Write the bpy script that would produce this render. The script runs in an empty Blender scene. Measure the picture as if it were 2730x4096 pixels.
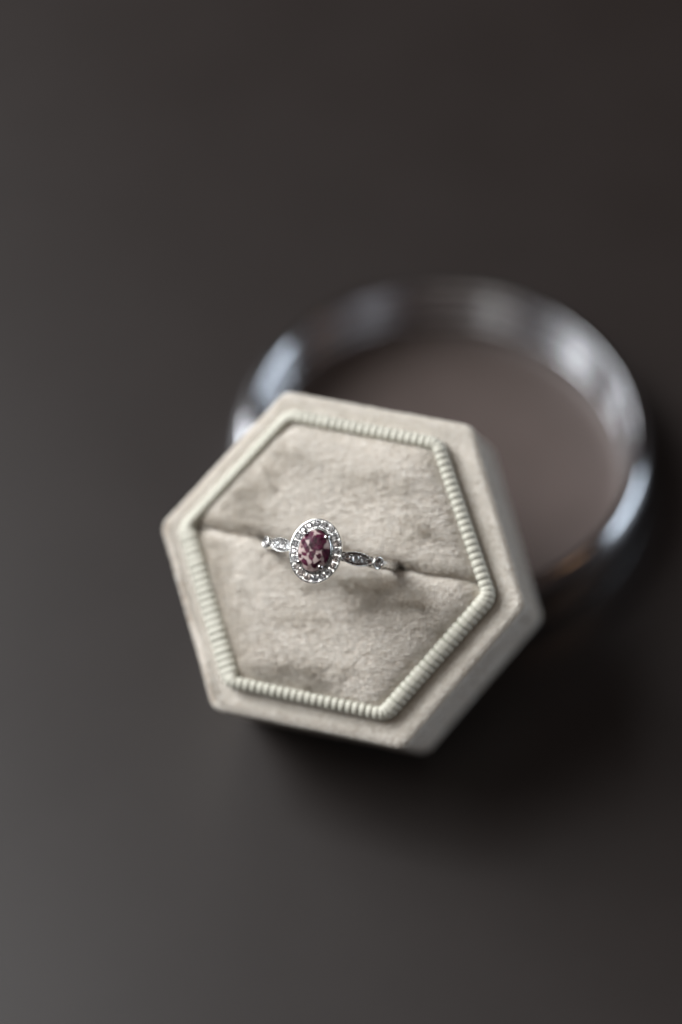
import bpy, math, random
import numpy as np
from mathutils import Matrix, Vector

S = 0.001                                   # all lengths below are in millimetres
R = math.radians
rng = np.random.default_rng(7)
random.seed(7)
sc = bpy.context.scene
col = sc.collection

# ------------------------------------------------------------------ camera
cd = bpy.data.cameras.new('camera')
cam = bpy.data.objects.new('camera', cd); col.objects.link(cam)
cam.location = (0, -234.05 * S, 363.06 * S)
cam.rotation_euler = (R(35.811), 0, 0)
cd.sensor_fit = 'HORIZONTAL'; cd.sensor_width = 24; cd.lens = 100
cd.clip_start = 0.01; cd.clip_end = 20
cd.dof.use_dof = True
cd.dof.focus_distance = 0.3905
cd.dof.aperture_fstop = 3.6
cd.dof.aperture_blades = 0
sc.camera = cam

# ------------------------------------------------------------------ world and lamps
w = bpy.data.worlds.new('World'); sc.world = w; w.use_nodes = True
bg = w.node_tree.nodes['Background']
bg.inputs[0].default_value = (1.0, 0.72, 0.62, 1); bg.inputs[1].default_value = 0.028

def area(name, d, dist, sx, sy, power, color, target=(0, 0, 25)):
    l = bpy.data.lights.new(name, 'AREA'); l.shape = 'RECTANGLE'
    l.size = sx; l.size_y = sy; l.energy = power; l.color = color
    o = bpy.data.objects.new(name, l); col.objects.link(o)
    d = Vector(d).normalized(); t = Vector(target) * S
    o.location = t + d * dist
    o.rotation_euler = (-d).to_track_quat('-Z', 'Y').to_euler()
    return o
area('window_light', (-0.66, 0.11, 0.76), 0.95, 0.60, 0.50, 10.4, (0.97, 0.99, 1.0))
area('ceiling_light', (-0.28, -0.42, 0.86), 1.0, 0.26, 0.26, 1.0, (1.0, 0.98, 0.95))
area('back_window_light', (-0.74, 0.46, 0.50), 1.0, 0.50, 0.45, 8.5, (0.97, 0.98, 1.0))
area('side_window_light', (0.93, 0.17, 0.16), 0.9, 0.45, 0.28, 2.3, (0.80, 0.90, 1.0))
area('warm_room_light', (0.62, -0.10, 0.70), 1.0, 0.14, 0.14, 0.16, (1.0, 0.55, 0.28))

sc.view_settings.view_transform = 'Standard'
sc.view_settings.look = 'None'
sc.view_settings.exposure = 0.0
sc.cycles.use_denoising = True
sc.cycles.use_adaptive_sampling = False
sc.cycles.denoising_input_passes = 'RGB_ALBEDO_NORMAL'
sc.cycles.sample_clamp_indirect = 6
sc.cycles.max_bounces = 10
sc.cycles.transmission_bounces = 8
sc.cycles.glossy_bounces = 6

# ------------------------------------------------------------------ helpers
def tag(o, **kw):
    for k, v in kw.items(): o[k] = v
    return o

def empty(name, M, **kw):
    o = bpy.data.objects.new(name, None); col.objects.link(o)
    o.matrix_world = M; o.empty_display_size = 0.005
    return tag(o, **kw)

def obj(name, data, mat=None, parent=None, M=None, **kw):
    if mat is not None and not data.materials: data.materials.append(mat)
    o = bpy.data.objects.new(name, data); col.objects.link(o)
    if parent is not None: o.parent = parent
    if M is not None: o.matrix_local = M
    return tag(o, **kw)

def mesh(name, v, f, smooth=True, sharp=None):
    m = bpy.data.meshes.new(name)
    m.from_pydata([tuple(np.asarray(p, float) * S) for p in v], [], [tuple(int(i) for i in q) for q in f])
    m.validate(); m.update()
    m.polygons.foreach_set('use_smooth', [smooth] * len(m.polygons))
    if smooth and sharp: m.set_sharp_from_angle(angle=R(sharp))
    return m

def loft(rings, close=True, cap0=False, cap1=False):
    """rings: list of (n,3) arrays -> verts, faces"""
    n = len(rings[0]); v = np.concatenate([np.asarray(r, float) for r in rings]); f = []
    for k in range(len(rings) - 1):
        for i in range(n if close else n - 1):
            j = (i + 1) % n
            f.append((k * n + i, k * n + j, (k + 1) * n + j, (k + 1) * n + i))
    if cap0: f.append(tuple(range(n))[::-1])
    if cap1: f.append(tuple((len(rings) - 1) * n + i for i in range(n)))
    return v, f

def vnoise(shape_seed):
    r = np.random.default_rng(shape_seed); g = r.uniform(-1, 1, (64, 64, 8))
    def fn(x, y, z=0.0):
        x = np.asarray(x, float); y = np.asarray(y, float); z = np.asarray(z, float) + 0 * x
        xi = np.floor(x).astype(int); yi = np.floor(y).astype(int); zi = np.floor(z).astype(int)
        def s(t): return t * t * (3 - 2 * t)
        a, b, c = s(x - xi), s(y - yi), s(z - zi); o = 0
        for dx in (0, 1):
            for dy in (0, 1):
                for dz in (0, 1):
                    o = o + g[(xi + dx) % 64, (yi + dy) % 64, (zi + dz) % 8] * (a if dx else 1 - a) * (b if dy else 1 - b) * (c if dz else 1 - c)
        return o
    return fn
N1, N2, N3, N4 = vnoise(1), vnoise(2), vnoise(3), vnoise(4)

# ------------------------------------------------------------------ materials
def newmat(name):
    m = bpy.data.materials.new(name); m.use_nodes = True
    nt = m.node_tree; b = nt.nodes['Principled BSDF']
    return m, nt, b
def P(b, **kw):
    for k, v in kw.items():
        s = b.inputs[k.replace('_', ' ')]
        s.default_value = v if not (isinstance(v, tuple) and len(v) == 3) else (*v, 1)
def noise_ramp(nt, scale, c0, c1, p0=0.35, p1=0.65, detail=6, coord='Object', dist=0.0):
    tc = nt.nodes.new('ShaderNodeTexCoord'); n = nt.nodes.new('ShaderNodeTexNoise')
    n.inputs['Scale'].default_value = scale; n.inputs['Detail'].default_value = detail
    n.inputs['Distortion'].default_value = dist
    r = nt.nodes.new('ShaderNodeValToRGB')
    r.color_ramp.elements[0].position = p0; r.color_ramp.elements[1].position = p1
    r.color_ramp.elements[0].color = (*c0, 1); r.color_ramp.elements[1].color = (*c1, 1)
    nt.links.new(tc.outputs[coord], n.inputs['Vector']); nt.links.new(n.outputs[0], r.inputs[0])
    return n, r
def bump(nt, b, src, strength, dist):
    bp = nt.nodes.new('ShaderNodeBump'); bp.inputs['Strength'].default_value = strength
    bp.inputs['Distance'].default_value = dist
    nt.links.new(src, bp.inputs['Height']); nt.links.new(bp.outputs[0], b.inputs['Normal'])

# table top: dark satin surface
m_table, nt, b = newmat('dark_satin_table')
P(b, Roughness=0.42, Specular_IOR_Level=0.9)
n, r = noise_ramp(nt, 60, (0.0115, 0.0075, 0.0063), (0.0135, 0.0092, 0.008))
nt.links.new(r.outputs[0], b.inputs['Base Color'])
n2, r2 = noise_ramp(nt, 9, (0.39,) * 3, (0.42,) * 3)
nt.links.new(r2.outputs[0], b.inputs['Roughness'])

# velvet backing and pile
m_back, nt, b = newmat('velvet_backing')
P(b, Roughness=0.9, Specular_IOR_Level=0.1, Sheen_Weight=0.3, Sheen_Roughness=0.4)
n, r = noise_ramp(nt, 900, (0.34, 0.265, 0.195), (0.44, 0.36, 0.28))
nt.links.new(r.outputs[0], b.inputs['Base Color'])
bump(nt, b, n.outputs[0], 0.6, 0.0002)

m_pile, nt, b = newmat('velvet_pile')
P(b, Roughness=0.33, IOR=1.95, Specular_IOR_Level=0.5, Base_Color=(0.42, 0.375, 0.32))
hi = nt.nodes.new('ShaderNodeHairInfo'); rr = nt.nodes.new('ShaderNodeValToRGB')
rr.color_ramp.elements[0].color = (0.62, 0.56, 0.475, 1); rr.color_ramp.elements[1].color = (1.0, 0.975, 0.92, 1)
nt.links.new(hi.outputs['Random'], rr.inputs[0])
ti_ = nt.nodes.new('ShaderNodeValToRGB'); ti_.color_ramp.elements[0].color = (0.60, 0.46, 0.335, 1); ti_.color_ramp.elements[1].color = (1, 1, 1, 1); ti_.color_ramp.elements[1].position = 0.8  # darker, warmer roots: the brown shade deep in the pile, put into colour
nt.links.new(hi.outputs['Intercept'], ti_.inputs[0])
mm_ = nt.nodes.new('ShaderNodeMix'); mm_.data_type = 'RGBA'; mm_.blend_type = 'MULTIPLY'; mm_.inputs['Factor'].default_value = 1.0
nt.links.new(rr.outputs[0], mm_.inputs['A']); nt.links.new(ti_.outputs[0], mm_.inputs['B']); nt.links.new(mm_.outputs['Result'], b.inputs['Base Color'])

# ribbon
m_rib, nt, b = newmat('ribbed_ribbon')
P(b, Roughness=0.55, Specular_IOR_Level=0.35, Sheen_Weight=0.15)
tc = nt.nodes.new('ShaderNodeTexCoord')
wv = nt.nodes.new('ShaderNodeTexNoise'); wv.inputs['Scale'].default_value = 2600
mp = nt.nodes.new('ShaderNodeMapping'); mp.inputs['Scale'].default_value = (0.12, 1, 1)
nt.links.new(tc.outputs['Object'], mp.inputs[0]); nt.links.new(mp.outputs[0], wv.inputs['Vector'])
cr = nt.nodes.new('ShaderNodeValToRGB')
cr.color_ramp.elements[0].color = (0.50, 0.485, 0.405, 1); cr.color_ramp.elements[1].color = (0.70, 0.685, 0.60, 1)
nt.links.new(wv.outputs[0], cr.inputs[0]); nt.links.new(cr.outputs[0], b.inputs['Base Color'])
bump(nt, b, wv.outputs[0], 0.9, 0.00008)
m_ribbase, nt, b = newmat('ribbon_ground')
P(b, Roughness=0.8)
n, r = noise_ramp(nt, 1500, (0.27, 0.28, 0.215), (0.35, 0.36, 0.285))
nt.links.new(r.outputs[0], b.inputs['Base Color'])

# ring metal
def metal(name, c, ro, sc_=900, br=0.15):
    m, nt, b = newmat(name)
    P(b, Base_Color=c, Metallic=1.0, Roughness=ro)
    n, r = noise_ramp(nt, sc_, (ro * 0.8,) * 3, (ro * 1.4,) * 3)
    nt.links.new(r.outputs[0], b.inputs['Roughness'])
    bump(nt, b, n.outputs[0], br, 0.00002)
    return m
m_silver = metal('ring_silver', (0.86, 0.86, 0.85), 0.20)
m_band = metal('band_silver', (0.50, 0.485, 0.47), 0.22)
m_prong = metal('prong_silver', (0.66, 0.64, 0.65), 0.10)
m_dish = metal('dish_silver', (0.58, 0.59, 0.62), 0.16, 120, 0.05)

m_gem, nt, b = newmat('clear_gem')
P(b, Transmission_Weight=0.92, IOR=2.1, Roughness=0.0)
oi = nt.nodes.new('ShaderNodeObjectInfo'); gr = nt.nodes.new('ShaderNodeValToRGB')
gr.color_ramp.elements[0].color = (1, 1, 1, 1); gr.color_ramp.elements[1].color = (1.0, 0.86, 0.78, 1)
e = gr.color_ramp.elements.new(0.5); e.color = (0.93, 0.96, 1, 1)
nt.links.new(oi.outputs['Random'], gr.inputs[0]); nt.links.new(gr.outputs[0], b.inputs['Base Color'])

m_stone, nt, b = newmat('red_flecked_stone')
at = nt.nodes.new('ShaderNodeAttribute'); at.attribute_name = 'fleck'
n, r = noise_ramp(nt, 1500, (0.018, 0.0004, 0.006), (0.085, 0.0010, 0.030))
n2, r2 = noise_ramp(nt, 1100, (0.36, 0.26, 0.245), (0.56, 0.46, 0.44))
mx = nt.nodes.new('ShaderNodeMix'); mx.data_type = 'RGBA'
nt.links.new(at.outputs['Fac'], mx.inputs['Factor'])
nt.links.new(r2.outputs[0], mx.inputs['A']); nt.links.new(r.outputs[0], mx.inputs['B'])
nt.links.new(mx.outputs['Result'], b.inputs['Base Color'])
P(b, Roughness=0.5, Specular_IOR_Level=0.2, Coat_Weight=0.15, Coat_Roughness=0.05, Coat_IOR=1.33)

m_lining, nt, b = newmat('dish_lining')
P(b, Roughness=0.55, Specular_IOR_Level=0.4)
n, r = noise_ramp(nt, 80, (0.072, 0.054, 0.048), (0.082, 0.062, 0.056))
nt.links.new(r.outputs[0], b.inputs['Base Color'])

# ------------------------------------------------------------------ table
v = [(-1500, -1200, 0), (1500, -1200, 0), (1500, 1500, 0), (-1500, 1500, 0)]
obj('table_top', mesh('table_top', v, [(0, 1, 2, 3)]), m_table, kind='structure')

# ------------------------------------------------------------------ dish
DC = (15.80, 34.47); Ro, Ri, Hd = 32.7, 30.5, 12.5
dish = empty('round_dish', Matrix.Translation(Vector((DC[0], DC[1], 0)) * S),
             label='shallow round silver dish with a dull brown base, standing behind the velvet box', category='dish')
def lathe(prof, n=192):
    a = np.linspace(0, 2 * np.pi, n, endpoint=False)
    return loft([np.stack([r_ * np.cos(a), r_ * np.sin(a), 0 * a + z_], 1) for r_, z_ in prof])
prof = [(Ro - 1.2, 0.02), (Ro - 0.35, 0.25), (Ro, 1.0)]
prof.append((Ro + 0.1, 3.5))
for t in np.linspace(0, 88, 14):                                  # outer side rounds over towards the lip
    prof.append((Ro - 2.3 * (1 - math.cos(R(t))), Hd - 5.6 + 5.1 * math.sin(R(t))))
rt = prof[-1][0]
for t in np.linspace(60, 180, 5): prof.append((rt - 0.3 + 0.3 * math.cos(R(t)), Hd - 0.6 + 0.2 * math.sin(R(t))))
ri = rt - 0.6; NR = 4
zt, zb = Hd - 0.7, 0.7; hh_ = (zt - zb) / NR
for k in range(NR):                                               # inner side: soft turned ridges, widening towards the lip
    for th_ in np.linspace(80, -80, 9):
        prof.append((ri - 0.25 * k / NR - 0.72 * math.cos(R(th_)) + 0.12, zt - hh_ * (k + 0.5) + hh_ * 0.5 * math.sin(R(th_))))
v, f = lathe(prof)
obj('rim_wall', mesh('rim_wall', v, f), m_dish, dish)
v, f = lathe([(Ri - 0.6, 3.0), (Ri - 0.8, 2.0), (Ri - 1.4, 1.2), (Ri - 2.4, 0.7), (Ri - 3.6, 0.52), (Ri - 4.5, 0.5), (26, 0.5), (13, 0.5), (0.01, 0.5)])
obj('dish_floor', mesh('dish_floor', v, f), m_lining, dish)

# ------------------------------------------------------------------ velvet box
RB = Matrix(((0.9832, 0.045398, -0.176795), (-0.125998, 0.869602, -0.477405), (0.132068, 0.491661, 0.860713)))
OB = Vector((-0.538, -5.959, 34.384)) * S
HB = 25.6
MB = Matrix.Translation(OB) @ RB.to_4x4()                       # frame whose z=0 is the top of the ribbed rim
box = empty('ring_box', MB @ Matrix.Translation((0, 0, -HB * S)),
            label='open hexagonal taupe velvet box with a ribbed cream rim, tilted against the dish', category='ring box')
UP = Matrix.Translation((0, 0, HB * S))
ledge = np.array([(-9.227, 24.628), (17.777, 20.189), (26.217, -4.837), (9.978, -25.144), (-17.303, -20.621), (-26.182, 5.066)])[::-1]
rimp = np.array([(-8.13, 21.796), (14.265, 18.009), (22.776, -4.129), (8.213, -21.797), (-15.229, -17.789), (-23.229, 4.602)])[::-1]

def inset(poly, d):
    n = len(poly); L = []; d = np.zeros(n) + d
    for i in range(n):
        a, b_ = poly[i], poly[(i + 1) % n]; t = (b_ - a) / np.linalg.norm(b_ - a)
        nrm = np.array([-t[1], t[0]]); L.append((a + nrm * d[i], t))
    out = []
    for i in range(n):
        (p, t), (q, s) = L[i - 1], L[i]
        k = np.linalg.solve(np.array([t, -s]).T, q - p); out.append(p + t * k[0])
    return np.array(out)
def rounded(poly, d=0.0, r=1.5, seg=8, sub=24):
    q = inset(poly, d); n = len(q); arcs = []
    for i in range(n):
        a, b_, c = q[i - 1], q[i], q[(i + 1) % n]
        u = (a - b_) / np.linalg.norm(a - b_); v_ = (c - b_) / np.linalg.norm(c - b_)
        ha = math.acos(np.clip(u @ v_, -1, 1)) / 2; rr_ = max(r, 0.05)
        cen = b_ + (u + v_) / np.linalg.norm(u + v_) * rr_ / math.sin(ha)
        p0 = b_ + u * rr_ / math.tan(ha); p1 = b_ + v_ * rr_ / math.tan(ha)
        a0 = math.atan2(*(p0 - cen)[::-1]); a1 = math.atan2(*(p1 - cen)[::-1])
        da = (a1 - a0 + math.pi) % (2 * math.pi) - math.pi
        arcs.append(np.array([cen + rr_ * np.array([math.cos(a0 + da * k / seg), math.sin(a0 + da * k / seg)]) for k in range(seg + 1)]))
    out = []
    for i in range(n):
        out += list(arcs[i])
        nx = arcs[(i + 1) % n][0]
        for k in range(1, sub): out.append(arcs[i][-1] + (nx - arcs[i][-1]) * k / sub)
    return np.array(out)
rimp = inset(rimp, [-0.55, -0.15, 0, 0, -0.40, -0.55])
def ringz(p, z): return np.c_[p, np.full(len(p), z)]

# outer shell: bottom, wall, soft edge, ledge, down into the collar
ZL = -2.59
rings = [ringz(rounded(ledge, 3.0, 1.0), -25.55), ringz(rounded(ledge, 0.9, 1.5), -25.5)]
for t in (20, 45, 70, 90): rings.append(ringz(rounded(ledge, 1.0 - 1.0 * math.sin(R(t)), 1.9), -24.6 - 0.95 * math.cos(R(t))))
for t in np.linspace(0.1, 0.95, 9): rings.append(ringz(rounded(ledge, 0.0, 1.9), -24.6 + t * 21.0))
for t in (0, 20, 40, 60, 80, 90): rings.append(ringz(rounded(ledge, 0.85 * (1 - math.cos(R(t))), 1.9), ZL - 0.85 + 0.85 * math.sin(R(t))))
for d in (1.4, 2.2, 3.2, 4.6): rings.append(ringz(rounded(ledge, d, 1.5), ZL - 0.12 * (d - 0.8)))
v, f = loft(rings, cap0=True)
v[:, 0:2] *= (1 + 0.0025 * N1(v[:, 0] / 6 + 20, v[:, 1] / 6 + 20, v[:, 2] / 6 + 30))[:, None]
v[:, 2] += 0.08 * N2(v[:, 0] / 5 + 20, v[:, 1] / 5 + 20)
m_shell_mesh = mesh('shell', v, f)
shell = obj('shell', m_shell_mesh, m_back, box, UP)

# ---- pile of the velvet as real fibres
def nap(name, m, parent, count, length, rad, flow, lean, zmin=-99, frizz=0.25, short=None):
    m.calc_loop_triangles(); nT = len(m.loop_triangles)
    ti = np.zeros(nT * 3, int); m.loop_triangles.foreach_get('vertices', ti); ti = ti.reshape(-1, 3)
    co = np.zeros(len(m.vertices) * 3); m.vertices.foreach_get('co', co); co = co.reshape(-1, 3) / S
    no = np.zeros(len(m.vertices) * 3); m.vertex_normals.foreach_get('vector', no); no = no.reshape(-1, 3)
    A, B, C = co[ti[:, 0]], co[ti[:, 1]], co[ti[:, 2]]
    ar = np.linalg.norm(np.cross(B - A, C - A), axis=1)
    ar = ar * ((A[:, 2] + B[:, 2] + C[:, 2]) / 3 > zmin)
    ar = ar * np.where((A[:, 2] + B[:, 2] + C[:, 2]) / 3 < -4.5, 0.15, 1.0)
    k = rng.choice(nT, count, p=ar / ar.sum())
    u, w_ = rng.random(count), rng.random(count); fl = u + w_ > 1; u[fl] = 1 - u[fl]; w_[fl] = 1 - w_[fl]
    p = A[k] + (B[k] - A[k]) * u[:, None] + (C[k] - A[k]) * w_[:, None]
    nn = no[ti[k, 0]] * (1 - u - w_)[:, None] + no[ti[k, 1]] * u[:, None] + no[ti[k, 2]] * w_[:, None]
    nn /= np.linalg.norm(nn, axis=1)[:, None]
    d = flow(p); d = d - nn * (d * nn).sum(1)[:, None]; d /= np.linalg.norm(d, axis=1)[:, None] + 1e-9
    d += rng.normal(0, frizz, d.shape) ; d = d - nn * (d * nn).sum(1)[:, None]; d /= np.linalg.norm(d, axis=1)[:, None] + 1e-9
    le = lean(p) + rng.normal(0, 0.12, count)
    L = length * rng.uniform(0.7, 1.15, count) * (1 if short is None else short(p))
    dirv = lambda a: nn * np.cos(a)[:, None] + d * np.sin(a)[:, None]
    a0 = np.clip(le - 0.35, 0.05, 1.45); a1 = np.clip(le, 0.1, 1.5); a2 = np.clip(le + 0.3, 0.15, 1.56)
    q0 = p - nn * 0.03; q1 = q0 + dirv(a0) * (L * 0.35)[:, None]; q2 = q1 + dirv(a1) * (L * 0.35)[:, None]; q3 = q2 + dirv(a2) * (L * 0.3)[:, None]
    pts = np.stack([q0, q1, q2, q3], 1).reshape(-1, 3) * S
    hc = bpy.data.hair_curves.new(name); hc.add_curves([4] * count)
    hc.position_data.foreach_set('vector', pts.astype(np.float32).ravel())
    ra = np.tile(np.array([1.0, 1.0, 0.85, 0.35]) * rad * S, count) * np.repeat(rng.uniform(0.7, 1.2, count), 4)
    at = hc.attributes.get('radius') or hc.attributes.new('radius', 'FLOAT', 'POINT')
    at.data.foreach_set('value', ra.astype(np.float32))
    return obj(name, hc, m_pile, parent, kind='stuff')

def flow_shell(p):
    a = 0.15 + 0.4 * N1(p[:, 0] / 4 + 9, p[:, 1] / 4 + 5, p[:, 2] / 4 + 40) + 0.2 * N2(p[:, 0] * 1.3 + 3, p[:, 1] * 1.3 + 9, p[:, 2] * 1.3 + 80)
    return np.c_[np.cos(a), np.sin(a), -0.7 + 0 * a]
nap('velvet_nap', m_shell_mesh, shell, 260000, 0.7, 0.038, flow_shell,
    lambda p: 1.2 + 0.08 * N3(p[:, 0] / 2.5, p[:, 1] / 2.5, p[:, 2] / 2.5 + 40), zmin=-25)

# ---- collar wall and ribbon-bound rim
RW = np.array([2.9, 1.95, 2.4, 1.95, 2.0, 1.85])             # width of the bound rim on each side
prof = [(0.25, -3.6), (0.20, -1.3), (0.42, -0.78), (0.85, -0.38), (1.2, -0.24), (1.6, -0.27), (1.93, -0.55), (1.97, -1.0), (1.97, -3.0)]
v, f = loft([ringz(rounded(rimp, d / 2.15 * RW, max(2.7 - d, 0.25)), z) for d, z in prof])
collar = obj('rim', mesh('rim', v, f), m_ribbase, box, UP)
# one rib: a half-round cord bent over the rim; local y = inward, x = along
pth = [(0.06, -2.75), (0.0, -1.7), (0.02, -1.05), (0.28, -0.48), (0.78, -0.12), (1.42, 0.0), (1.90, -0.22), (2.12, -0.75), (2.12, -1.9)]
PITCH = 1.0
rv, rf = [], []
nrm = []
for i, (y, z) in enumerate(pth):
    a = np.array(pth[max(i - 1, 0)]); b_ = np.array(pth[min(i + 1, len(pth) - 1)]); t = (b_ - a) / np.linalg.norm(b_ - a)
    nn = np.array([-t[1], t[0]])
    for k, (xx, hh) in enumerate([(-0.47, -0.18), (-0.37, -0.045), (0.0, 0.005), (0.37, -0.045), (0.47, -0.18)]):
        rv.append((xx * PITCH, y + nn[0] * hh, z + nn[1] * hh))
for i in range(len(pth) - 1):
    for k in range(4):
        q = i * 5 + k; rf.append((q, q + 1, q + 6, q + 5))
m_ribmesh = mesh('rib', rv, rf)
loop = rounded(rimp, 0.0, 3.0, seg=24, sub=60)
seg = np.linalg.norm(np.roll(loop, -1, 0) - loop, axis=1); cum = np.r_[0, np.cumsum(seg)]; tot = cum[-1]
nr = int(round(tot / PITCH))
for k in range(nr):
    s_ = (k + 0.5) * tot / nr
    def at_(s):
        s = s % tot; i = min(np.searchsorted(cum, s, 'right') - 1, len(loop) - 1)
        return loop[i] + (loop[(i + 1) % len(loop)] - loop[i]) * (s - cum[i]) / seg[i]
    p = at_(s_); t = at_(s_ + 0.4) - at_(s_ - 0.4); t /= np.linalg.norm(t)
    ci = [np.linalg.norm(rimp[j] - p) for j in range(6)]; ed = []
    for j in range(6):
        a_, b_ = rimp[j], rimp[(j + 1) % 6]; tt = (b_ - a_) / np.linalg.norm(b_ - a_)
        ed.append(abs((p[0] - a_[0]) * -tt[1] + (p[1] - a_[1]) * tt[0]) + (0 if -1 < (p - a_) @ tt < np.linalg.norm(b_ - a_) + 1 else 99))
    wgt = np.exp(-np.array(ed) / 0.5); wid = float((wgt * RW).sum() / wgt.sum())
    t_j = math.atan2(t[1], t[0]) + random.gauss(0, 0.02)
    M = Matrix.Translation(Vector((p[0], p[1], random.gauss(0, 0.025))) * S) @ Matrix.Rotation(t_j, 4, 'Z') @ Matrix.Diagonal((random.uniform(0.94, 1.05), wid / 2.15, 1, 1))
    o = bpy.data.objects.new('rib', m_ribmesh); col.objects.link(o); o.parent = collar; o.matrix_local = M
    if not m_ribmesh.materials: m_ribmesh.materials.append(m_rib)

# ---- cushion in two halves along the slit
SL0, SLd = np.array([-19.05, 4.47]), np.array([37.79, -6.36]) / np.linalg.norm([37.79, -6.36])
SLn = np.array([-SLd[1], SLd[0]])
cush = inset(rimp, RW - 0.1)
def slit_d(x, y):
    q = (np.asarray(x) - SL0[0]) * SLn[0] + (np.asarray(y) - SL0[1]) * SLn[1]
    al = (np.asarray(x) - SL0[0]) * SLd[0] + (np.asarray(y) - SL0[1]) * SLd[1]
    return q - 0.22 * np.sin(al * 0.35) - 0.1 * np.sin(al * 0.9 + 1)
def edge_d(x, y):
    d = 1e9
    for i in range(6):
        a, b_ = cush[i], cush[(i + 1) % 6]; t = (b_ - a) / np.linalg.norm(b_ - a)
        q = (x - a[0]) * (-t[1]) + (y - a[1]) * t[0]
        d = q if i == 0 else -np.log(np.exp(-1.6 * np.clip(d, -5, 60)) + np.exp(-1.6 * np.clip(q, -5, 60)) + 1e-40) / 1.6
    return d
def cush_z(x, y):
    e = np.clip(edge_d(x, y), 0, 60); s = np.abs(slit_d(x, y)); side = slit_d(x, y) < 0
    z = -1.45 + 2.0 * (1 - np.exp(-e / 1.7)) + 0.35 * (1 - np.exp(-e / 7))
    z = z - 1.9 * np.exp(-(s / 0.62) ** 1.1) - 0.35 * np.exp(-s / 2.5) + np.where(side, 0.12, 0) * (1 - np.exp(-e / 2))
    for xe in (9.4, -11.0):
        z = z - 1.3 * np.exp(-((x - xe) / 0.9) ** 2 - (s / 0.7) ** 2) - 0.7 * np.exp(-((x - xe * 0.8) / 2.2) ** 2 - (s / 1.0) ** 2)
    return z + 0.05 * N1(x / 3.1 + 30, y / 3.1 + 30) + 0.15 * N2(x / 7 + 30, y / 7 + 30)
def flow_cush(p):
    x, y = p[:, 0], p[:, 1]
    a = 0.22 + 0.30 * N1(x / 6.0 + 11, y / 6.0 + 17) + 0.35 * N2(x / 3.5 + 5, y / 1.8 + 31) + 0.12 * N3(x / 1.2, y / 0.4)
    for X, Y, rx, ry, am in ((900, 1385, 95, 50, 0.9), (860, 1350, 60, 25, 0.5), (960, 1225, 42, 26, 1.1), (850, 1115, 60, 25, 0.9), (905, 1140, 30, 20, 0.7),
                             (560, 1120, 38, 60, 1.2), (630, 1035, 40, 40, 1.1), (500, 1180, 40, 22, 1.0), (522, 1500, 26, 40, 1.2), (497, 1380, 16, 70, 0.8),
                             (720, 1550, 110, 13, 0.7), (990, 1480, 26, 70, 0.6), (1015, 1100, 24, 70, 0.9), (700, 1440, 60, 16, 0.4), (640, 1290, 40, 16, 0.5)):
        px, py = 782 + x * 15.9, 1304 - y * 16.2 + x * 0.6
        wob = 0.6 * N4(x / 2.4 + 3, y / 1.5 + 3) + 0.3 * N1(x / 0.9 + 3, y / 0.35 + 3)
        a = a + 1.45 * am * np.exp(-(np.clip(((px - X) / rx / 1.35) ** 2 + ((py - Y) / ry / 1.35) ** 2 + wob, 0, 50)) ** 0.8)
    a = a + 1.2 * np.clip(N4(x / 3.4 + 20, y / 2.0 + 9) * 0.7 + N2(x / 1.4 + 20, y / 0.7 + 9) * 0.45 - 0.22, 0, 0.8)
    a = np.minimum(a, 2.5)
    return np.c_[np.cos(a), np.sin(a), 0 * a]
def lean_cush(p):
    x, y = p[:, 0], p[:, 1]
    f = flow_cush(p); away = np.clip((0.88 - f[:, 0]) / 1.7, 0, 1) ** 1.15
    return 1.31 - 0.85 * away + 0.07 * N1(x / 1.7 + 40, (y + 0.06 * x) / 0.36 + 3) + 0.17 * N2(x / 0.95 + 40, (y + 0.06 * x) / 0.22 + 3) + 0.10 * N3(x / 0.33, y / 0.21)
outl = rounded(cush, 0.0, 0.6, seg=4, sub=60)
for side in (1, -1):
    # outline of this half: hexagon cut by the slit
    sd = slit_d(outl[:, 0], outl[:, 1]) * side
    keep = sd > 0.05; i0 = [i for i in range(len(outl)) if keep[i] and not keep[i - 1]][0]
    arc = [outl[(i0 + k) % len(outl)] for k in range(keep.sum())]
    a, b_ = arc[-1], arc[0]
    cut = []
    for k in range(1, 100):
        q = a + (b_ - a) * k / 100
        for _ in range(3): q = q - SLn * (slit_d(q[0], q[1]) - 0.06 * side)
        cut.append(q)
    ol = np.array(arc + cut); cen = ol.mean(0)
    fr = 1 - np.linspace(0, 1, 46)[:-1] ** 1.6
    fr = np.r_[1.0, 0.992, 0.984, 0.974, 0.962, 0.95, np.linspace(0.935, 0.03, 42)]
    rings = [np.c_[ol, np.full(len(ol), -3.4)]]
    for s_ in fr:
        q = cen + (ol - cen) * s_; rings.append(np.c_[q, cush_z(q[:, 0], q[:, 1])])
    v, f = loft(rings, cap1=True)
    mm = mesh('cushion_half', v, f)
    cu = obj('cushion_half', mm, m_back, box, UP)
    nap('velvet_nap', mm, cu, 170000, 0.75, 0.032, flow_cush, lean_cush, zmin=-3.0, frizz=0.27,
        short=lambda p: np.where((np.abs(slit_d(p[:, 0], p[:, 1])) < 1.0) & (np.abs(p[:, 0] + 0.9) < 10.8), 0.35, np.where(np.abs(slit_d(p[:, 0], p[:, 1])) < 0.55, 0.45, 1.0)))

# ------------------------------------------------------------------ the ring
slope = math.atan2(-2.42, 15.6)
RZ = 10.0
MR = MB @ Matrix.Translation(Vector((-0.88, 1.25, 0.35)) * S) @ Matrix.Rotation(slope, 4, 'Z') @ Matrix.Rotation(R(3.2), 4, 'X')
ring = empty('ring', MR @ Matrix.Translation((0, 0, -RZ * S)),
             label='silver engagement ring with an oval red flecked stone, standing in the velvet cushion slit', category='ring')
RU = Matrix.Translation((0, 0, RZ * S))
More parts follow.
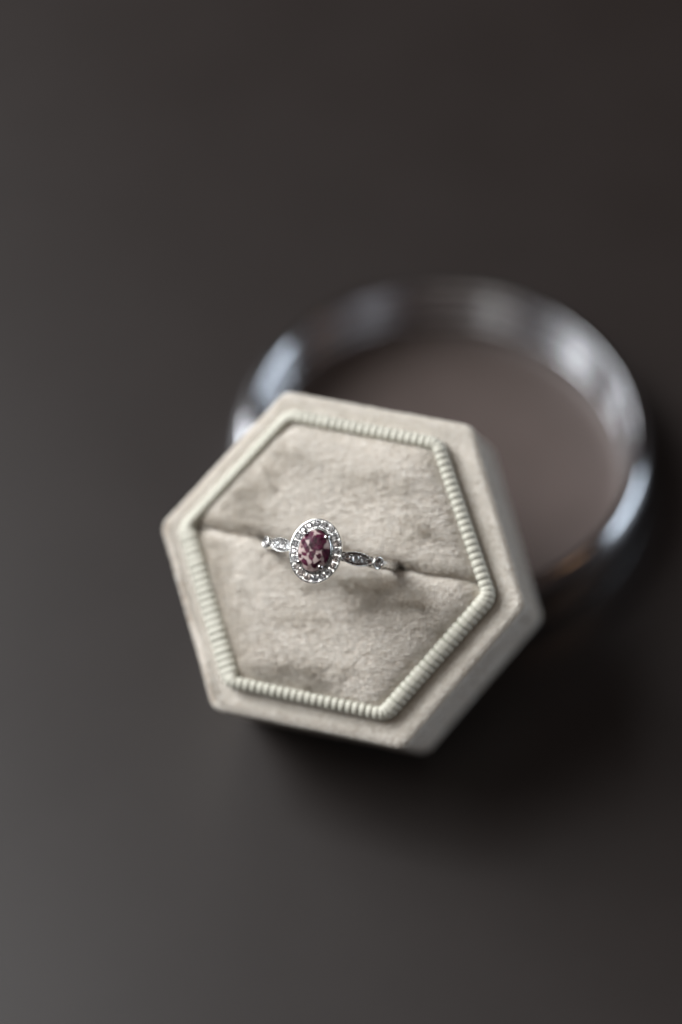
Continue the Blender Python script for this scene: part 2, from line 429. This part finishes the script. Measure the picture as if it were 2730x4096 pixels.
# band: angle a from the top, in the x-z plane
def band_w(a):
    a = abs(a)
    return 0.62 if a > 1.15 else 0.62 - 0.0 * a
rings = []
for a in np.linspace(0, 2 * np.pi, 144, endpoint=False):
    aa = min(a, 2 * np.pi - a); wd = 0.72 + 0.12 * math.exp(-((aa - 0.9) / 0.15) ** 2); th = 0.66
    c = []
    for t in np.linspace(0, 2 * np.pi, 16, endpoint=False):
        rr_ = 9.2 + th * math.copysign(abs(math.sin(t)) ** 0.8, math.sin(t)); y = wd * math.copysign(abs(math.cos(t)) ** 0.8, math.cos(t))
        c.append((rr_ * math.sin(a), y, rr_ * math.cos(a)))
    rings.append(np.array(c))
rings.append(rings[0])
v, f = loft(rings)
obj('band', mesh('band', v, f), m_band, ring, RU)

# faceted brilliant, unit girdle radius
gv, gf = [], []
T = 8
for k in range(T): a = 2 * math.pi * k / T; gv.append((0.55 * math.cos(a), 0.55 * math.sin(a), 0.33))
for k in range(2 * T): a = 2 * math.pi * (k + 0.0) / (2 * T); gv.append((math.cos(a), math.sin(a), 0.0))
gv.append((0, 0, -0.85))
gf.append(tuple(range(T)))
for k in range(T):
    g0 = T + 2 * k; g1 = T + (2 * k + 1) % (2 * T); g2 = T + (2 * k + 2) % (2 * T); k2 = (k + 1) % T
    gf += [(k, g0, g1), (k, g1, k2), (k2, g1, g2)]
for k in range(2 * T): gf.append((T + (k + 1) % (2 * T), T + k, 24))
m_gemmesh = mesh('gem', gv, gf, smooth=False); m_gemmesh.materials.append(m_gem)
def gem(parent, pos, nrm_, r):
    q = Vector(nrm_).to_track_quat('Z', 'Y').to_matrix().to_4x4()
    M = Matrix.Translation(Vector(pos) * S) @ q @ Matrix.Rotation(random.uniform(0, 6.28), 4, 'Z') @ Matrix.Rotation(random.gauss(0, 0.12), 4, 'X') @ Matrix.Diagonal((r, r, r, 1))
    o = bpy.data.objects.new('gem', m_gemmesh); col.objects.link(o); o.parent = parent; o.matrix_local = M
def balls(pts, rad, nu=8, nv=5):
    V, F = [], []
    for p in pts:
        o = len(V); rr_ = rad * random.uniform(0.85, 1.15)
        V.append((p[0], p[1], p[2] + rr_))
        for i in range(1, nv):
            for j in range(nu):
                t = math.pi * i / nv; a = 2 * math.pi * j / nu
                V.append((p[0] + rr_ * math.sin(t) * math.cos(a), p[1] + rr_ * math.sin(t) * math.sin(a), p[2] + rr_ * math.cos(t)))
        V.append((p[0], p[1], p[2] - rr_)); last = len(V) - 1
        for j in range(nu):
            F.append((o, o + 1 + j, o + 1 + (j + 1) % nu)); b0 = o + 1 + (nv - 2) * nu
            F.append((last, b0 + (j + 1) % nu, b0 + j))
            for i in range(nv - 2):
                q = o + 1 + i * nu; F.append((q + j, q + nu + j, q + nu + (j + 1) % nu, q + (j + 1) % nu))
    return V, F

# halo: oval channel, long axis across the band
ZH = 11.0; HA, HBB = 3.72, 4.50
def oval(a_, b__, z, n=96):
    t = np.linspace(0, 2 * np.pi, n, endpoint=False)
    return np.c_[a_ * np.cos(t), b__ * np.sin(t), np.full(n, z)]
hp = [(-1.25, -1.05), (-0.35, -0.95), (-0.03, -0.45), (0.0, 0.0), (-0.05, 0.14), (-0.13, 0.16), (-0.20, 0.08), (-0.22, -0.5), (-1.24, -0.5), (-1.26, 0.12), (-1.32, 0.18), (-1.42, 0.14), (-1.46, 0.0), (-1.45, -1.05)]
v, f = loft([oval(HA + d, HBB + d, ZH + z) for d, z in hp] + [oval(HA - 1.25, HBB - 1.25, ZH - 1.05)])
halo = obj('halo', mesh('halo', v, f, sharp=40), m_silver, ring, RU)
t = np.linspace(0, 2 * np.pi, 2001); ex, ey = (HA - 0.73) * np.cos(t), (HBB - 0.73) * np.sin(t)
al = np.r_[0, np.cumsum(np.hypot(np.diff(ex), np.diff(ey)))]; NG = 20
beads = []
for k in range(NG):
    ta = np.interp(al[-1] * (k + 0.5) / NG, al, t)
    px, py = (HA - 0.73) * math.cos(ta), (HBB - 0.73) * math.sin(ta)
    n_ = Vector((0.22 * math.cos(ta), 0.22 * math.sin(ta), 1)).normalized()
    gem(halo, (px, py, ZH + 0.04), n_, 0.50)
    for dd, off in ((-0.25, -0.26), (-1.2, -0.26), (-0.25, 0.0), (-1.2, 0.0), (-0.25, 0.26), (-0.73, 0.5)):
        tb = np.interp(al[-1] * (k + off + (0.0 if dd == -0.73 else 0.5)) / NG % al[-1], al, t)
        beads.append(((HA + dd) * math.cos(tb), (HBB + dd) * math.sin(tb), ZH + (0.18 if dd != -0.73 else 0.02)))
v, f = balls(beads, 0.105)
obj('beading', mesh('beading', v, f), m_silver, halo, kind='stuff')
# gallery under the halo, cup around the stone
v, f = loft([oval(1.0, 1.3, 9.2), oval(1.5, 1.9, 9.6), oval(2.2, 2.8, 10.0), oval(2.5, 3.2, 10.2), oval(2.2, 2.9, 10.3)], cap0=True)
obj('gallery', mesh('gallery', v, f, sharp=50), m_silver, ring, RU)
SA, SB = 2.16, 2.85; ZS = 11.75
v, f = loft([oval(SA - 0.5, SB - 0.5, ZS - 1.9), oval(SA - 0.05, SB - 0.05, ZS - 0.7), oval(SA + 0.13, SB + 0.13, ZS - 0.1), oval(SA + 0.15, SB + 0.15, ZS + 0.10), oval(SA + 0.09, SB + 0.09, ZS + 0.16), oval(SA + 0.0, SB + 0.0, ZS + 0.08), oval(SA - 0.05, SB - 0.05, ZS - 0.4)])
obj('stone_cup', mesh('stone_cup', v, f, sharp=60), m_silver, ring, RU)
# the stone: low dome, colour patches of the mineral held in an attribute
patches = [[(390, 430), (450, 370), (560, 375), (660, 400), (640, 470), (590, 540), (540, 570), (450, 560)],
 [(590, 570), (690, 480), (790, 455), (905, 440), (960, 540), (1000, 620), (925, 690), (910, 800), (790, 850), (700, 830), (600, 790), (560, 700)],
 [(355, 560), (440, 570), (480, 690), (530, 740), (570, 820), (560, 880), (490, 900), (440, 770), (370, 680)],
 [(600, 880), (720, 830), (700, 960), (640, 1090), (590, 1060), (550, 980)],
 [(372, 905), (470, 925), (488, 972), (430, 970), (380, 940)],
 [(930, 790), (1090, 820), (1090, 1000), (1050, 1120), (970, 1150), (955, 1050), (920, 960), (890, 860)],
 [(740, 960), (830, 925), (885, 990), (840, 1050), (770, 1010)],
 [(370, 1090), (430, 1045), (490, 1110), (525, 1250), (450, 1210), (390, 1130)],
 [(620, 1190), (665, 1150), (700, 1200), (780, 1140), (870, 1110), (800, 1190), (725, 1290), (660, 1250)],
 [(730, 350), (900, 370), (960, 440), (860, 410), (780, 385)],
 [(640, 1100), (655, 1090), (660, 1110), (645, 1115)], [(360, 750), (385, 760), (375, 780)], [(310, 960), (345, 960), (350, 1040), (320, 1030)]]
def sdist(pt, poly):
    d = 1e9; ins = False; n_ = len(poly)
    for i in range(n_):
        a = np.array(poly[i], float); b_ = np.array(poly[(i + 1) % n_], float)
        h_ = np.clip(((pt - a) * (b_ - a)).sum(-1) / ((b_ - a) ** 2).sum(), 0, 1)
        dd = np.linalg.norm(pt - a - h_[..., None] * (b_ - a), axis=-1); d = np.minimum(d, dd)
        c = ((a[1] > pt[..., 1]) != (b_[1] > pt[..., 1])) & (pt[..., 0] < (b_[0] - a[0]) * (pt[..., 1] - a[1]) / (b_[1] - a[1] + 1e-9) + a[0])
        ins = ins ^ c
    return np.where(ins, -d, d)
rings = []
for s_ in np.r_[1.0, np.linspace(0.985, 0.01, 56)]:
    o_ = oval(SA * s_, SB * s_, 0, 144); X_, Y_ = o_[:, 0] / SA, o_[:, 1] / SB
    zz = np.full(144, 1.22)                                       # a buff-topped cut: table and two rows of facets
    for k_ in range(8):
        c_ = X_ * math.cos(k_ * math.pi / 4 + 0.55) + Y_ * math.sin(k_ * math.pi / 4 + 0.55); zz = np.minimum(zz, 1.75 - 1.05 * c_)
    for k_ in range(16):
        c_ = X_ * math.cos(k_ * math.pi / 8) + Y_ * math.sin(k_ * math.pi / 8); zz = np.minimum(zz, 2.45 - 2.1 * c_)
    zz = np.minimum(zz, 1.30 - 0.55 * (X_ ** 2 + Y_ ** 2))
    o_[:, 2] = ZS + zz; rings.append(o_)
rings = [oval(SA * 0.9, SB * 0.9, ZS - 0.8, 144)] + rings
v, f = loft(rings, cap1=True)
ms = mesh('centre_stone', v, f, smooth=False)
cs_, sn_ = math.cos(slope), math.sin(slope)
bx, by = v[:, 0] * cs_ - v[:, 1] * sn_, v[:, 0] * sn_ + v[:, 1] * cs_
dz = v[:, 2] - ZS
zx = 700 + (bx - 0.20 * dz) / 0.0054; zy = 870 - (by + 0.12 * dz) / 0.0054
pt = np.stack([zx + 12 * N1(zx / 60, zy / 60) + 9 * N2(zx / 22, zy / 22), zy + 12 * N3(zx / 60, zy / 60) + 9 * N4(zx / 22, zy / 22)], -1)
d = np.min([sdist(pt, p_) for p_ in patches], 0)
fl = np.clip(0.5 - (d - 17) / 14, 0, 1)
sp = np.clip((N2(zx / 16 + 7, zy / 16 + 3) * 0.6 + N3(zx / 45 + 2, zy / 45) * 0.7 - 0.62) * 6, 0, 0.75)
fl = np.maximum(fl * np.clip(0.95 + 0.3 * N4(zx / 30, zy / 30), 0.95, 1), sp)
at = ms.attributes.new('fleck', 'FLOAT', 'POINT'); at.data.foreach_set('value', fl.astype(np.float32))
obj('centre_stone', ms, m_stone, ring, RU)
# four claws with ball tips
for (x, y) in ((-1.63, 2.12), (1.45, 2.16), (-1.80, -1.92), (1.32, -2.08)):
    L_ = math.hypot(x, y); ux, uy = x / L_, y / L_
    pts = [(x * 1.12, y * 1.1, ZS - 1.9, 0.20), (x * 1.15, y * 1.12, ZS - 0.6, 0.22), (x * 1.12, y * 1.1, ZS + 0.05, 0.26), (x * 1.05, y * 1.04, ZS + 0.35, 0.35), (x * 1.0, y * 1.0, ZS + 0.55, 0.38), (x * 0.97, y * 0.97, ZS + 0.78, 0.30), (x * 0.96, y * 0.96, ZS + 0.88, 0.16), (x * 0.96, y * 0.96, ZS + 0.91, 0.02)]
    rg = []
    for (a, b_, c, r_) in pts:
        tt = np.linspace(0, 2 * np.pi, 20, endpoint=False); rg.append(np.c_[a + r_ * np.cos(tt), b_ + r_ * np.sin(tt), np.full(20, c)])
    v, f = loft(rg, cap0=True, cap1=True)
    obj('claw', mesh('claw', v, f), m_prong, ring, RU)

# shoulders: marquise plates with three stones, and round bezels
def on_band(a, y, h):
    return np.array([(9.82 + h) * math.sin(a), y, (9.82 + h) * math.cos(a)])
for sgn in (-1, 1):
    a0, a1 = 0.33, 0.80
    out, inn, base = [], [], []
    nn_ = 40; edges = []
    for k in range(nn_):
        t = 2 * math.pi * k / nn_
        u_ = math.cos(t); w_ = math.sin(t); aa = a0 + (a1 - a0) * (u_ + 1) / 2
        wd = 0.80 * (1 - abs(u_) ** 2.1) ** 0.9 + 0.2
        edges.append((aa * sgn, math.copysign(min(1, abs(w_) * 1.6), w_) * wd if abs(u_) < 0.999 else 0, u_))
    levels = [(-0.75, 0.55), (-0.25, 0.92), (0.0, 1.0), (0.22, 1.0), (0.27, 0.96), (0.24, 0.90), (0.02, 0.86), (0.02, 0.4), (0.03, 0.02)]
    rg = []
    for h_, k_ in levels:
        rg.append(np.array([on_band(a_ if k_ > 0.5 else (a0 + a1) / 2 * sgn + (a_ - (a0 + a1) / 2 * sgn) * k_, y * k_, 0.25 + h_) for a_, y, _ in edges]))
    v, f = loft(rg)
    sh = obj('shoulder', mesh('shoulder', v, f, sharp=50), m_silver, ring, RU)
    bd = []
    for (am, gr_) in ((0.425, 0.46), (0.54, 0.60), (0.66, 0.48)):
        n_ = (math.sin(am * sgn), 0, math.cos(am * sgn)); gem(sh, on_band(am * sgn, 0, 0.42), n_, gr_)
    for am in (0.365, 0.478, 0.600, 0.715):
        for y in (-0.42, 0.42): bd.append(on_band(am * sgn, y * (1 if 0.4 < am < 0.7 else 0.5), 0.50))
    for a_ in np.linspace(a0 + 0.03, a1 - 0.03, 11):
        u_ = (a_ - a0) / (a1 - a0) * 2 - 1; wd = 0.80 * (1 - abs(u_) ** 2.1) ** 0.9 + 0.14
        for s2 in (-1, 1): bd.append(on_band(a_ * sgn, s2 * wd * 0.96, 0.50))
    v, f = balls(bd, 0.115)
    obj('beading', mesh('beading', v, f), m_silver, sh, kind='stuff')
    # bezel
    ab = 0.885 * sgn
    n_ = Vector((math.sin(ab), 0, math.cos(ab)))
    q = n_.to_track_quat('Z', 'Y').to_matrix().to_4x4()
    prof_b = [(0.45, -1.3), (0.72, -0.9), (0.86, -0.35), (0.92, 0.15), (0.90, 0.28), (0.83, 0.33), (0.70, 0.30), (0.63, 0.20), (0.60, -0.25), (0.30, -0.4), (0.01, -0.42)]
    v, f = lathe(prof_b, 40)
    M = RU @ Matrix.Translation(Vector(on_band(ab, 0, 0.42)) * S) @ q
    bz = obj('bezel', mesh('bezel', v, f, sharp=60), m_silver, ring, M)
    gem(bz, (0, 0, 0.02), (0, 0, 1), 0.55)
